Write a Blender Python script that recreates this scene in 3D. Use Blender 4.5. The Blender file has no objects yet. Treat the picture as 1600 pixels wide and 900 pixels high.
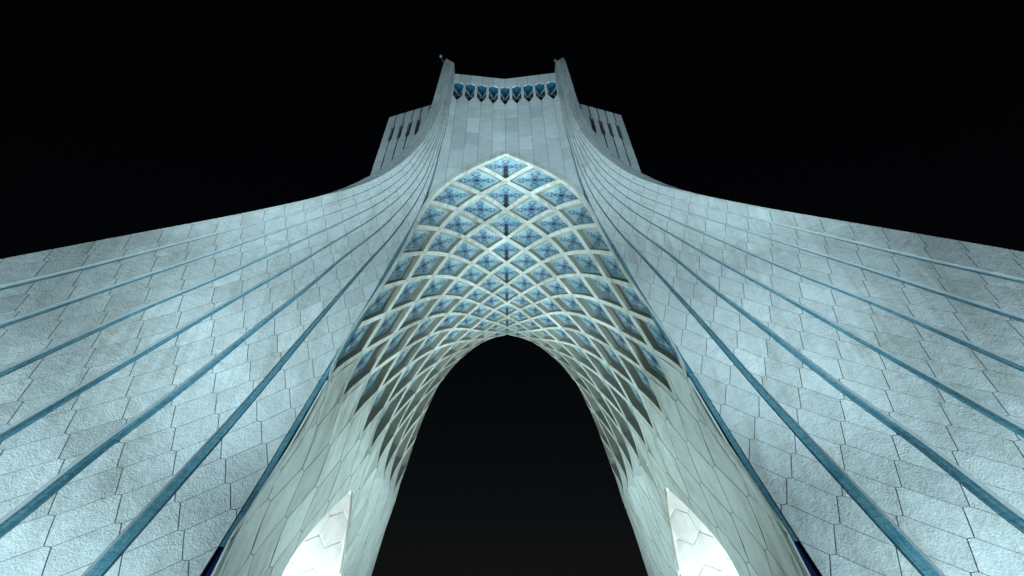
import bpy, math, random
import numpy as np
from mathutils import Matrix

random.seed(7)
rng = np.random.default_rng(7)
S = bpy.context.scene
COL = S.collection

# ------------------------------------------------------------------ camera
PITCH = math.radians(41.6)
FPX, CX, CY, ROLL = 711.0, 791.9, 450.0, 0.0091
CAM = np.array([0.0, 0.0, 1.6])
cd = bpy.data.cameras.new('camera')
cam = bpy.data.objects.new('camera', cd)
COL.objects.link(cam)
cd.sensor_width = 36.0
cd.lens = 36.0 * FPX / 1600.0
cd.shift_x = (800 - CX) / 1600.0
cd.clip_start, cd.clip_end = 0.1, 2000
cam.matrix_world = (Matrix.Translation(CAM.tolist()) @ Matrix.Rotation(math.pi / 2 + PITCH, 4, 'X')
                    @ Matrix.Rotation(-ROLL, 4, 'Z'))
S.camera = cam

# ------------------------------------------------------------------ night sky
w = bpy.data.worlds.new('World')
S.world = w
w.use_nodes = True
wn, wl = w.node_tree.nodes, w.node_tree.links
bg = wn['Background']
sky = wn.new('ShaderNodeTexSky')
sky.sky_type = 'NISHITA'
sky.sun_disc = False
sky.sun_elevation = math.radians(-3.0)
sky.sun_rotation = math.radians(0)
wl.new(sky.outputs[0], bg.inputs['Color'])
bg.inputs['Strength'].default_value = 0.022

S.view_settings.view_transform = 'Standard'
S.view_settings.look = 'None'
S.view_settings.gamma = 1.0
S.view_settings.exposure = 0.0
S.view_settings.use_curve_mapping = False
S.cycles.use_denoising = True
S.cycles.max_bounces = 6


# ------------------------------------------------------------------ projection used to lay out the survey
def ray(x, y):
    dx, dy = x - CX, y - CY
    u = (dx - ROLL * dy) / FPX
    v = -(dy + ROLL * dx) / FPX
    return np.array([u, math.cos(PITCH) - v * math.sin(PITCH), math.sin(PITCH) + v * math.cos(PITCH)])


def project(p):
    p = np.atleast_2d(p) - CAM
    yc = -p[:, 1] * math.sin(PITCH) + p[:, 2] * math.cos(PITCH)
    zc = np.maximum(p[:, 1] * math.cos(PITCH) + p[:, 2] * math.sin(PITCH), 0.05)
    u, v = FPX * p[:, 0] / zc, FPX * yc / zc
    dx = u - ROLL * v
    return np.stack([CX + dx, CY - v - ROLL * dx], 1)


def face_y(X, Z):
    """Front of the ridged leg faces: swings towards the plaza outwards and near the ground."""
    X = np.abs(X)
    return 17.95 - 0.42 * (X - 4.8) - 1.6 * np.maximum(0, 1 - Z / 14.0) ** 2


def wall_y(X, Z=0):
    return 18.62 - 0.115 * np.abs(X)


def hit(x, y, f=face_y):
    d = ray(x, y)
    lo, hi = 1.0, 90.0
    for _ in range(50):
        m = (lo + hi) / 2
        p = CAM + d * m
        if p[1] < f(p[0], p[2]):
            lo = m
        else:
            hi = m
    return CAM + d * lo


def hit_y(x, y, Y):
    d = ray(x, y)
    return CAM + d * (Y / d[1])


def pchip(x, y):
    x, y = np.asarray(x, float), np.asarray(y, float)
    h = np.diff(x)
    dl = np.diff(y) / h
    m = np.zeros_like(y)
    m[0], m[-1] = dl[0], dl[-1]
    for i in range(1, len(x) - 1):
        if dl[i - 1] * dl[i] > 0:
            w1, w2 = 2 * h[i] + h[i - 1], h[i] + 2 * h[i - 1]
            m[i] = (w1 + w2) / (w1 / dl[i - 1] + w2 / dl[i])

    def f(q):
        q = np.clip(np.asarray(q, float), x[0], x[-1])
        i = np.clip(np.searchsorted(x, q) - 1, 0, len(x) - 2)
        t = (q - x[i]) / h[i]
        return ((2 * t ** 3 - 3 * t ** 2 + 1) * y[i] + (t ** 3 - 2 * t ** 2 + t) * h[i] * m[i]
                + (-2 * t ** 3 + 3 * t ** 2) * y[i + 1] + (t ** 3 - t ** 2) * h[i] * m[i + 1])
    return f


# ------------------------------------------------------------------ materials
def new_mat(name):
    m = bpy.data.materials.new(name)
    m.use_nodes = True
    nt = m.node_tree
    b = nt.nodes['Principled BSDF']
    return m, nt, b


def N(nt, t, **k):
    n = nt.nodes.new(t)
    for a, v in k.items():
        if a in n.inputs:
            n.inputs[a].default_value = v
        else:
            setattr(n, a, v)
    return n


def math_node(nt, op, a, b=None, c=None):
    n = nt.nodes.new('ShaderNodeMath')
    n.operation = op
    for i, v in enumerate((a, b, c)):
        if v is None:
            continue
        if isinstance(v, (int, float)):
            n.inputs[i].default_value = v
        else:
            nt.links.new(v, n.inputs[i])
    return n.outputs[0]


def ramp(nt, fac, stops, interp='LINEAR'):
    r = nt.nodes.new('ShaderNodeValToRGB')
    r.color_ramp.interpolation = interp
    e = r.color_ramp.elements
    e[0].position, e[0].color = stops[0][0], (*stops[0][1], 1)
    e[1].position, e[1].color = stops[-1][0], (*stops[-1][1], 1)
    for p, c in stops[1:-1]:
        q = e.new(p)
        q.color = (*c, 1)
    nt.links.new(fac, r.inputs[0])
    return r.outputs[0]


def mix(nt, fac, a, b, mode='MIX'):
    n = nt.nodes.new('ShaderNodeMix')
    n.data_type = 'RGBA'
    n.blend_type = mode
    for i, v in ((0, fac), (6, a), (7, b)):
        if isinstance(v, (int, float)):
            n.inputs[i].default_value = v
        elif isinstance(v, tuple):
            n.inputs[i].default_value = (*v, 1)
        else:
            nt.links.new(v, n.inputs[i])
    return n.outputs[2]


def noise(nt, vec, scale, detail=4, rough=0.55):
    n = nt.nodes.new('ShaderNodeTexNoise')
    n.inputs['Scale'].default_value = scale
    n.inputs['Detail'].default_value = detail
    n.inputs['Roughness'].default_value = rough
    nt.links.new(vec, n.inputs['Vector'])
    return n.outputs[0]


def stone(name, base, bump=0.5, bscale=9.0, vary=0.10, stain=0.35, rough=0.75, bdist=0.03, stain_col=(0.30, 0.30, 0.24), wave=2.2):
    m, nt, b = new_mat(name)
    geo = nt.nodes.new('ShaderNodeNewGeometry')
    pos = geo.outputs['Position']
    info = nt.nodes.new('ShaderNodeObjectInfo')
    rnd = info.outputs['Random']
    big = noise(nt, pos, 0.22, 5, 0.6)
    mid = noise(nt, pos, 1.7, 6, 0.65)
    fine = noise(nt, pos, 26.0, 3, 0.6)
    streak_map = nt.nodes.new('ShaderNodeMapping')
    streak_map.inputs['Scale'].default_value = (2.6, 2.6, 0.16)
    nt.links.new(pos, streak_map.inputs['Vector'])
    streak = noise(nt, streak_map.outputs[0], 1.0, 5, 0.6)
    val = math_node(nt, 'MULTIPLY_ADD', rnd, vary * 2, 1 - vary)
    odd = math_node(nt, 'SUBTRACT', math_node(nt, 'GREATER_THAN', rnd, 0.93), math_node(nt, 'LESS_THAN', rnd, 0.09))
    val = math_node(nt, 'MULTIPLY', val, math_node(nt, 'MULTIPLY_ADD', odd, vary * 0.9, 1.0))
    val = math_node(nt, 'MULTIPLY', val, math_node(nt, 'MULTIPLY_ADD', mid, 0.40, 0.80))
    val = math_node(nt, 'MULTIPLY', val, math_node(nt, 'MULTIPLY_ADD', fine, 0.30, 0.85))
    g = nt.nodes.new('ShaderNodeCombineColor')
    for i in range(3):
        nt.links.new(val, g.inputs[i])
    col = mix(nt, 1.0, base, g.outputs[0], 'MULTIPLY')
    sfac = math_node(nt, 'MULTIPLY', ramp(nt, math_node(nt, 'MULTIPLY', big, streak),
                                          [(0.21, (0, 0, 0)), (0.38, (1, 1, 1))]), stain)
    col = mix(nt, sfac, col, mix(nt, 1.0, stain_col, g.outputs[0], 'MULTIPLY'))
    nt.links.new(col, b.inputs['Base Color'])
    b.inputs['Roughness'].default_value = rough
    b.inputs['Specular IOR Level'].default_value = 0.25
    h = math_node(nt, 'ADD', noise(nt, pos, bscale, 3, 0.5), math_node(nt, 'MULTIPLY', mid, wave))
    bp = nt.nodes.new('ShaderNodeBump')
    bp.inputs['Strength'].default_value = bump
    bp.inputs['Distance'].default_value = bdist
    nt.links.new(h, bp.inputs['Height'])
    nt.links.new(bp.outputs[0], b.inputs['Normal'])
    return m


M_FACE = stone('hammered_marble', (0.56, 0.58, 0.57), bump=0.42, bscale=18.0, bdist=0.04, stain=0.5, vary=0.065, wave=3.5)
M_REV = stone('sawn_marble', (0.52, 0.54, 0.52), bump=0.4, bscale=9.0, stain=0.7, vary=0.075)
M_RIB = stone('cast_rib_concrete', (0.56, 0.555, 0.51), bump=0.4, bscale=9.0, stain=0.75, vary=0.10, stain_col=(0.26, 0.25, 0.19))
M_FLANK = stone('brown_rib_flank', (0.34, 0.325, 0.27), bump=0.3, bscale=8.0, stain=0.4, vary=0.08, stain_col=(0.16, 0.15, 0.11))  # rib sides, darker and browner than the rib fronts
M_WALL = stone('ashlar_marble', (0.47, 0.49, 0.495), bump=0.3, bscale=8.0, vary=0.075, stain=0.25)
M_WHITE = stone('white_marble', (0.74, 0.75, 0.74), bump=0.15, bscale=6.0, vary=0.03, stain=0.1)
M_JOINT = stone('mortar_joint', (0.10, 0.105, 0.10), bump=0.3, vary=0.0, stain=0.2)
M_DARK = stone('dark_slit', (0.035, 0.035, 0.03), bump=0.1, vary=0.0, stain=0.1)


def strip_material():
    m, nt, b = new_mat('turquoise_mosaic')
    geo = nt.nodes.new('ShaderNodeNewGeometry')
    uv = nt.nodes.new('ShaderNodeUVMap')
    sep = nt.nodes.new('ShaderNodeSeparateXYZ')
    nt.links.new(uv.outputs[0], sep.inputs[0])
    cells = 14.0
    px = math_node(nt, 'FLOOR', math_node(nt, 'MULTIPLY', sep.outputs[0], cells))
    py = math_node(nt, 'FLOOR', math_node(nt, 'MULTIPLY', sep.outputs[1], cells))
    cv = nt.nodes.new('ShaderNodeCombineXYZ')
    nt.links.new(px, cv.inputs[0])
    nt.links.new(py, cv.inputs[1])
    wn_ = nt.nodes.new('ShaderNodeTexWhiteNoise')
    nt.links.new(cv.outputs[0], wn_.inputs['Vector'])
    nz = noise(nt, geo.outputs['Position'], 1.6, 5, 0.7)
    nz2 = noise(nt, geo.outputs['Position'], 9.0, 4, 0.7)
    base = ramp(nt, nz, [(0.3, (0.055, 0.19, 0.25)), (0.5, (0.105, 0.275, 0.345)), (0.7, (0.19, 0.35, 0.40))])
    wave = nt.nodes.new('ShaderNodeTexVoronoi')
    wave.feature = 'DISTANCE_TO_EDGE'
    wave.distance = 'MANHATTAN' if hasattr(wave, 'distance') else 'EUCLIDEAN'
    wave.inputs['Scale'].default_value = 3.2
    nt.links.new(geo.outputs['Position'], wave.inputs['Vector'])
    line = ramp(nt, wave.outputs['Distance'], [(0.03, (1, 1, 1)), (0.07, (0, 0, 0))])
    col = mix(nt, math_node(nt, 'MULTIPLY', line, 0.35), base, (0.26, 0.44, 0.48))
    col = mix(nt, math_node(nt, 'MULTIPLY', wn_.outputs[0], 0.35), col, (0.04, 0.14, 0.19))
    col = mix(nt, math_node(nt, 'MULTIPLY', ramp(nt, nz2, [(0.55, (0, 0, 0)), (0.75, (1, 1, 1))]), 0.4), col, (0.22, 0.33, 0.33))
    gr = math_node(nt, 'PINGPONG', sep.outputs[0], 0.11)
    gr2 = math_node(nt, 'PINGPONG', sep.outputs[1], 0.07)
    grout = math_node(nt, 'LESS_THAN', math_node(nt, 'MINIMUM', gr, gr2), 0.008)
    col = mix(nt, math_node(nt, 'MULTIPLY', grout, 0.6), col, (0.05, 0.08, 0.09))
    nt.links.new(col, b.inputs['Base Color'])
    b.inputs['Roughness'].default_value = 0.38
    bp = nt.nodes.new('ShaderNodeBump')
    bp.inputs['Strength'].default_value = 0.4
    bp.inputs['Distance'].default_value = 0.02
    nt.links.new(nz2, bp.inputs['Height'])
    nt.links.new(bp.outputs[0], b.inputs['Normal'])
    return m


M_STRIP = strip_material()


def plain(name, col, rough=0.5, metal=0.0):
    m, nt, b = new_mat(name)
    geo = nt.nodes.new('ShaderNodeNewGeometry')
    n = noise(nt, geo.outputs['Position'], 6.0, 4, 0.6)
    v = math_node(nt, 'MULTIPLY_ADD', n, 0.5, 0.75)
    g = nt.nodes.new('ShaderNodeCombineColor')
    for i in range(3):
        nt.links.new(v, g.inputs[i])
    nt.links.new(mix(nt, 1.0, col, g.outputs[0], 'MULTIPLY'), b.inputs['Base Color'])
    b.inputs['Roughness'].default_value = rough
    b.inputs['Metallic'].default_value = metal
    return m


M_NAVY = plain('navy_glazed_tile', (0.01, 0.022, 0.085), 0.3)
M_TURQ = plain('turquoise_glazed_tile', (0.02, 0.115, 0.17), 0.4)
M_GLASS = plain('brown_window_glass', (0.035, 0.026, 0.016), 0.25)
M_MARK = plain('dark_crown_mark', (0.022, 0.02, 0.018), 0.7)
M_METAL = plain('painted_metal', (0.30, 0.31, 0.32), 0.4, 0.6)


def vault_tile_material():
    """Stepped blue key pattern on a turquoise wash, laid out in each tile's own UVs."""
    m, nt, b = new_mat('painted_vault_tile')
    uv = nt.nodes.new('ShaderNodeUVMap')
    sep = nt.nodes.new('ShaderNodeSeparateXYZ')
    nt.links.new(uv.outputs[0], sep.inputs[0])
    info = nt.nodes.new('ShaderNodeObjectInfo')
    geo = nt.nodes.new('ShaderNodeNewGeometry')
    G = 27.0
    a = math_node(nt, 'DIVIDE', math_node(nt, 'FLOOR', math_node(nt, 'MULTIPLY', sep.outputs[0], G)), G - 1)
    c = math_node(nt, 'DIVIDE', math_node(nt, 'FLOOR', math_node(nt, 'MULTIPLY', sep.outputs[1], G)), G - 1)
    x = math_node(nt, 'ABSOLUTE', math_node(nt, 'SUBTRACT', a, c))                       # distance from one diagonal
    y = math_node(nt, 'ABSOLUTE', math_node(nt, 'SUBTRACT', math_node(nt, 'ADD', a, c), 1.0))
    lo = math_node(nt, 'MINIMUM', x, y)
    hi = math_node(nt, 'MAXIMUM', x, y)
    ca = math_node(nt, 'ABSOLUTE', math_node(nt, 'SUBTRACT', a, 0.5))
    cc = math_node(nt, 'ABSOLUTE', math_node(nt, 'SUBTRACT', c, 0.5))
    cheb = math_node(nt, 'MAXIMUM', ca, cc)
    cmin = math_node(nt, 'MINIMUM', ca, cc)
    cv = nt.nodes.new('ShaderNodeCombineXYZ')
    nt.links.new(math_node(nt, 'ROUND', math_node(nt, 'MULTIPLY', lo, 26)), cv.inputs[0])
    nt.links.new(math_node(nt, 'ROUND', math_node(nt, 'MULTIPLY', hi, 26)), cv.inputs[1])
    wn_ = nt.nodes.new('ShaderNodeTexWhiteNoise')
    nt.links.new(cv.outputs[0], wn_.inputs['Vector'])
    arm = math_node(nt, 'LESS_THAN', lo, 0.19)
    far = math_node(nt, 'LESS_THAN', hi, 0.80)
    on = math_node(nt, 'MULTIPLY', math_node(nt, 'MULTIPLY', arm, far), math_node(nt, 'GREATER_THAN', wn_.outputs[0], 0.60))
    # key rings round the diagonal arm squares
    ring = math_node(nt, 'ABSOLUTE', math_node(nt, 'SUBTRACT', math_node(nt, 'MAXIMUM', math_node(nt, 'ABSOLUTE', math_node(nt, 'SUBTRACT', ca, 0.24)), math_node(nt, 'ABSOLUTE', math_node(nt, 'SUBTRACT', cc, 0.24))), 0.10))
    ring = math_node(nt, 'LESS_THAN', ring, 0.024)
    ring2 = math_node(nt, 'LESS_THAN', math_node(nt, 'ABSOLUTE', math_node(nt, 'SUBTRACT', cheb, 0.16)), 0.026)
    core = math_node(nt, 'LESS_THAN', cheb, 0.105)
    nz = noise(nt, geo.outputs['Position'], 1.3, 5, 0.65)
    nz2 = noise(nt, geo.outputs['Position'], 7.0, 4, 0.7)
    wash = ramp(nt, nz, [(0.25, (0.12, 0.28, 0.32)), (0.42, (0.25, 0.40, 0.43)), (0.58, (0.40, 0.49, 0.51)), (0.78, (0.50, 0.54, 0.56))])
    quad = math_node(nt, 'LESS_THAN', math_node(nt, 'ADD', ca, cc), 0.42)
    wash = mix(nt, math_node(nt, 'MULTIPLY', quad, 0.28), wash, (0.10, 0.23, 0.30))
    col = mix(nt, math_node(nt, 'MULTIPLY', on, 0.80), wash, (0.025, 0.095, 0.20))
    col = mix(nt, math_node(nt, 'MULTIPLY', math_node(nt, 'MAXIMUM', ring, ring2), 0.75), col, (0.02, 0.07, 0.17))
    col = mix(nt, math_node(nt, 'MULTIPLY', core, 0.93), col, (0.008, 0.016, 0.07))
    col = mix(nt, math_node(nt, 'MULTIPLY', ramp(nt, nz2, [(0.5, (0, 0, 0)), (0.72, (1, 1, 1))]), 0.35), col, (0.45, 0.55, 0.60))
    nt.links.new(col, b.inputs['Base Color'])
    b.inputs['Roughness'].default_value = 0.35
    return m


M_TILE = vault_tile_material()


# ------------------------------------------------------------------ object helpers
def link(name, verts, faces, mat, parent=None, uvs=None, smooth=False):
    v = np.asarray(verts, float)
    c = v.mean(0)
    me = bpy.data.meshes.new(name)
    me.from_pydata((v - c).tolist(), [], faces)
    if mat is not None:
        me.materials.append(mat)
    if uvs is not None:
        lay = me.uv_layers.new(name='UVMap')
        for lp in me.loops:
            lay.data[lp.index].uv = uvs[lp.vertex_index]
    if smooth:
        me.polygons.foreach_set('use_smooth', [True] * len(me.polygons))
    o = bpy.data.objects.new(name, me)
    COL.objects.link(o)
    WORLD[o.name] = c
    if parent is not None:
        c = c - WORLD[parent.name]
        o.parent = parent
    o.location = c.tolist()
    return o


WORLD = {}


def mirror(o, parent):
    r = bpy.data.objects.new(o.name.split('.')[0], o.data)
    COL.objects.link(r)
    if parent is tower:
        r.location = (-o.location.x, o.location.y, o.location.z)
        r.scale = (-1, 1, 1)
    else:                                              # the right-hand parent is itself mirrored
        r.location = o.location
    r.parent = parent
    for k in o.keys():
        r[k] = o[k]
    return r


def empty(name, loc=(0, 0, 0)):
    o = bpy.data.objects.new(name, None)
    COL.objects.link(o)
    o.location = loc
    WORLD[o.name] = np.array(loc, float)
    o.empty_display_size = 0.5
    return o


def tag(o, label, cat, group=None, kind=None):
    o['label'] = label
    o['category'] = cat
    if group:
        o['group'] = group
    if kind:
        o['kind'] = kind
    return o


class MB:
    def __init__(self):
        self.v, self.f, self.uv = [], [], []

    def add(self, verts, faces, uvs=None):
        n = len(self.v)
        self.v += [tuple(p) for p in verts]
        self.f += [tuple(i + n for i in q) for q in faces]
        self.uv += list(uvs) if uvs is not None else [(0, 0)] * len(verts)

    def grid(self, rows, uvs=None):
        """rows: list of equal-length point lists."""
        n, m = len(rows), len(rows[0])
        f = [(i * m + j, i * m + j + 1, (i + 1) * m + j + 1, (i + 1) * m + j) for i in range(n - 1) for j in range(m - 1)]
        self.add([p for r in rows for p in r], f, uvs)

    def box(self, c, s, R=None):
        pts = np.array([(x, y, z) for x in (-1, 1) for y in (-1, 1) for z in (-1, 1)], float) * (np.array(s) / 2)
        if R is not None:
            pts = pts @ np.array(R).T
        pts = pts + np.array(c)
        self.add(pts, [(0, 1, 3, 2), (4, 6, 7, 5), (0, 4, 5, 1), (2, 3, 7, 6), (0, 2, 6, 4), (1, 5, 7, 3)])

    def tube(self, pts, r, n=8):
        pts = [np.array(p, float) for p in pts]
        rows = []
        for i, p in enumerate(pts):
            t = pts[min(i + 1, len(pts) - 1)] - pts[max(i - 1, 0)]
            t /= np.linalg.norm(t)
            a = np.cross(t, (0, 0, 1.0)) if abs(t[2]) < 0.9 else np.cross(t, (1.0, 0, 0))
            a /= np.linalg.norm(a)
            b = np.cross(t, a)
            rr = r[i] if isinstance(r, (list, tuple)) else r
            rows.append([p + rr * (a * math.cos(q) + b * math.sin(q)) for q in np.linspace(0, 2 * math.pi, n + 1)])
        self.grid(rows)
        k = len(self.v)
        m = n + 1
        self.f.append(tuple(range(k - m, k - 1)))
        self.f.append(tuple(range(k - m * len(rows) + n - 1, k - m * len(rows) - 1, -1)))

    def build(self, name, mat, parent=None, uv=False, smooth=False):
        return link(name, self.v, self.f, mat, parent, self.uv if uv else None, smooth)


# ------------------------------------------------------------------ polygon helpers (in a surface's own 2-D coordinates)
def subdiv(poly, n):
    out = []
    for i in range(len(poly)):
        a, b = poly[i], poly[(i + 1) % len(poly)]
        for k in range(n):
            out.append(a + (b - a) * (k / n))
    return out


def inset(poly, g):
    """Move every edge of a convex polygon inwards by g."""
    P = [np.asarray(p, float) for p in poly]
    n = len(P)
    area = sum(P[i][0] * P[(i + 1) % n][1] - P[(i + 1) % n][0] * P[i][1] for i in range(n))
    sgn = 1 if area > 0 else -1
    lines = []
    for i in range(n):
        a, b = P[i], P[(i + 1) % n]
        t = (b - a) / max(np.linalg.norm(b - a), 1e-9)
        nrm = np.array([-t[1], t[0]]) * sgn
        gg = g[i] if isinstance(g, (list, tuple)) else g
        lines.append((a + nrm * gg, t))
    out = []
    for i in range(n):
        (p, t), (q, u) = lines[i - 1], lines[i]
        den = t[0] * u[1] - t[1] * u[0]
        if abs(den) < 1e-6:
            out.append(q)
            continue
        k = ((q - p)[0] * u[1] - (q - p)[1] * u[0]) / den
        out.append(p + t * k)
    return out


def clip(poly, f, chord=0):
    """Keep the part of poly where f >= 0."""
    if not poly:
        return poly
    val = [f(p) for p in poly]
    if min(val) >= 0:
        return poly
    if max(val) < 0:
        return []

    def cross(a, b, fa, fb):
        lo, hi = a, b
        for _ in range(14):
            m = (lo + hi) / 2
            if (f(m) >= 0) == (fa >= 0):
                lo = m
            else:
                hi = m
        return (lo + hi) / 2
    out, marks = [], []
    n = len(poly)
    for i in range(n):
        a, b, fa, fb = poly[i], poly[(i + 1) % n], val[i], val[(i + 1) % n]
        if fa >= 0:
            out.append(a)
        if (fa >= 0) != (fb >= 0):
            out.append(cross(a, b, fa, fb))
            if fa >= 0:
                marks.append(len(out) - 1)
    if chord and len(marks) == 1:
        i = marks[0]
        a, b = out[i], out[(i + 1) % len(out)]
        ins = []
        for k in range(1, chord + 1):
            p = a + (b - a) * (k / (chord + 1))
            for _ in range(8):
                e = 1e-3
                fv = f(p)
                gr = np.array([f(p + (e, 0)) - fv, f(p + (0, e)) - fv]) / e
                g2 = gr @ gr
                if g2 < 1e-9:
                    break
                p = p - gr * fv / g2
            ins.append(p)
        out = out[:i + 1] + ins + out[i + 1:]
    return out


def poly_area(p):
    p = np.asarray(p)
    return 0.5 * abs(np.dot(p[:, 0], np.roll(p[:, 1], -1)) - np.dot(p[:, 1], np.roll(p[:, 0], -1)))


def slab_mesh(poly, P, NRM, thick=0.07, jit=0.006, tilt=0.004, push=0.0):
    """A slab whose front follows the surface P(a,b); NRM points into the wall."""
    poly = [np.asarray(p, float) for p in poly]
    c = sum(poly) / len(poly)
    off = push + rng.uniform(-jit, jit)
    ta, tb = rng.uniform(-tilt, tilt, 2)
    fr, bk = [], []
    for p in poly:
        q, n = P(p[0], p[1]), NRM(p[0], p[1])
        d = off + ta * (p[0] - c[0]) + tb * (p[1] - c[1])
        fr.append(q + n * d)
        bk.append(q + n * (d + thick))
    k = len(poly)
    faces = [tuple(range(k))] + [(i, i + k, (i + 1) % k + k, (i + 1) % k) for i in range(k)]
    return fr + bk, faces


def screen_area(verts, nfront):
    p = project(np.array(verts[:nfront]))
    p[:, 0] = np.clip(p[:, 0], 0, 1600)
    p[:, 1] = np.clip(p[:, 1], 0, 900)
    return poly_area(p)


def emit(items, name, cap, mat_single, rest_name, both=True):
    """items: (screen area, parents (left, right), verts, faces, uvs). The largest become single parts, the rest one part per parent."""
    items.sort(key=lambda t: -t[0])
    rest = {}
    made = 0
    for area, par, v, f, uv in items:
        n = 2 if par[1] is not None else 1
        if made + n <= cap and area > 4:
            o = link(name, v, f, mat_single, par[0], uv)
            made += 1
            if par[1] is not None:
                mirror(o, par[1])
                made += 1
        else:
            key = (id(par[0]), id(par[1]))
            rest.setdefault(key, (par, MB()))[1].add(v, f, uv)
    for par, mb in rest.values():
        o = mb.build(rest_name, mat_single, par[0], uv=True)
        o['kind'] = 'stuff'
        if par[1] is not None:
            mirror(o, par[1])['kind'] = 'stuff'
    return made


# ------------------------------------------------------------------ ridge lines of the leg faces (left leg; the right one mirrors it)
RIDGE_PX = {
    0: [(709, 98), (696, 150), (680, 190), (668, 212), (645, 239), (615, 263), (600, 273), (580, 283), (560, 291), (535, 298), (505, 305.5), (400, 329), (200, 367), (0, 405)],
    1: [(709.4, 99), (697.3, 150), (683, 190), (666, 220), (650, 240), (634, 260), (622, 270), (593, 288), (560, 303.5), (535, 312.5), (472, 328.5), (400, 348.8), (270, 382.5), (150, 414), (0, 450)],
    2: [(709.8, 100), (698.5, 150), (686, 190), (671, 220), (658.5, 240), (645, 260), (635, 271), (587.5, 306), (527.5, 330), (438, 360), (345, 391.5), (180, 447), (0, 508.5)],
    3: [(710.1, 101), (699.7, 150), (689, 190), (676, 220), (665, 240), (653, 260), (640, 278), (604, 310), (532, 348), (445, 387), (345, 432), (210, 487.5), (0, 583.5)],
    4: [(710.4, 103), (700.9, 150), (691.5, 190), (680.5, 220), (672, 240), (661, 262), (640, 292.5), (587.5, 337.5), (523, 377), (476.5, 405), (360, 471), (270, 523.5), (90, 629), (0, 682.5)],
    5: [(710.6, 105), (702.1, 150), (694, 190), (684, 220), (677.5, 240), (666, 270), (639.5, 310), (595, 357), (535, 403), (480, 450), (405, 508.5), (255, 628.5), (150, 705), (0, 827)],
    6: [(710.8, 108), (703.3, 150), (696.5, 190), (688, 220), (682.5, 240), (672, 270), (653.5, 310), (640, 331.5), (610, 372), (582, 402), (540, 450), (480, 519), (381, 636), (271, 759), (203, 834), (147, 897)],
    7: [(711, 111), (704.5, 150), (699, 190), (691, 220), (685.5, 240), (679, 266), (664, 310), (640, 362), (618, 400), (590, 452), (550, 520), (515, 577), (480, 635), (434, 712), (397, 774), (371, 816), (347, 856), (321, 898)],
}
BASE_X = {0: -30.5, 1: -27.2, 2: -24.0, 3: -21.0, 4: -18.0, 5: -15.2, 6: -12.2, 7: -9.35}
RIDGE_X, RIDGE_TOP = {}, {}
for k, pts in RIDGE_PX.items():
    h = np.array([hit(*p) for p in pts])
    Z, X = h[:, 2], h[:, 0]
    Ze, Xe = Z[-1], X[-1]
    m = (X[-1] - X[-2]) / (Z[-1] - Z[-2])
    if k >= 4:
        m = (X[-1] - X[-3]) / (Z[-1] - Z[-3])
    c = 0.0 if k >= 4 else (BASE_X[k] - Xe + m * Ze) / Ze ** 2
    zz = np.linspace(0, Ze, 7)[:-1]
    xx = Xe + m * (zz - Ze) + c * (zz - Ze) ** 2
    RIDGE_TOP[k] = Z[0]
    ZZ, XX = np.concatenate([zz, Z[::-1]]), np.concatenate([xx, X[::-1]])
    dense = pchip(ZZ, XX)
    zq = np.linspace(0, Z[0], 500)
    xq = dense(zq)
    ker = np.exp(-0.5 * (np.arange(-14, 15) / 6.0) ** 2)
    ker /= ker.sum()
    pad = np.concatenate([2 * xq[0] - xq[14:0:-1], xq, 2 * xq[-1] - xq[-2:-16:-1]])
    xs = np.convolve(pad, ker, 'valid')
    RIDGE_X[k] = (zq, xs, np.gradient(xs, zq))


def rx(k, z):
    q = RIDGE_X[k]
    return np.interp(z, q[0], q[1])


def rdist(k, p):
    """Signed distance in the face from ridge line k (positive towards the arch)."""
    q = RIDGE_X[k]
    m = np.interp(p[1], q[0], q[2])
    return (p[0] - np.interp(p[1], q[0], q[1])) / math.sqrt(1 + m * m)


GW = pchip([0, 5, 10, 15, 20, 24, 32, 46], [0.50, 0.44, 0.29, 0.19, 0.11, 0.062, 0.028, 0.02])
GW7 = pchip([0, 14, 20, 24, 32, 46], [0.24, 0.22, 0.17, 0.07, 0.04, 0.03])


def groove(k, z):
    return float(GW7(z) if k == 7 else GW(z))


def P_face(x, z):
    return np.array([x, face_y(x, z), z])


def N_face(x, z):
    e = 1e-3
    n = np.array([-(face_y(x + e, z) - face_y(x - e, z)) / (2 * e), 1.0, -(face_y(x, z + e) - face_y(x, z - e)) / (2 * e)])
    return n / np.linalg.norm(n)


# ------------------------------------------------------------------ the tower
tower = empty('monument_tower', (0, 18, 0))
tag(tower, 'tall white marble tower of four flaring ridged legs over a coffered pointed arch at night', 'tower')


def part_root(name, mb, mat):
    o = mb.build(name, mat, tower)
    return o


# --- leg faces
E1, E2, E3 = np.array([-0.47, 0.79]), np.array([0.53, 0.735]), np.array([0.13, 0.0])
T1, T2 = E2 + E3, E3 - E1
ORG = np.array([-1.45, 10.82])
HEX_W = pchip([-5, 0, 3, 13, 20, 46, 52], [1.5, 1.4, 1.32, 0.92, 0.78, 0.6, 0.6])


def lean(q):
    return np.array([-10.0 + float(HEX_W(q[1])) * (q[0] + 0.30 * (q[1] - 10.0)), q[1]])


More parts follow.
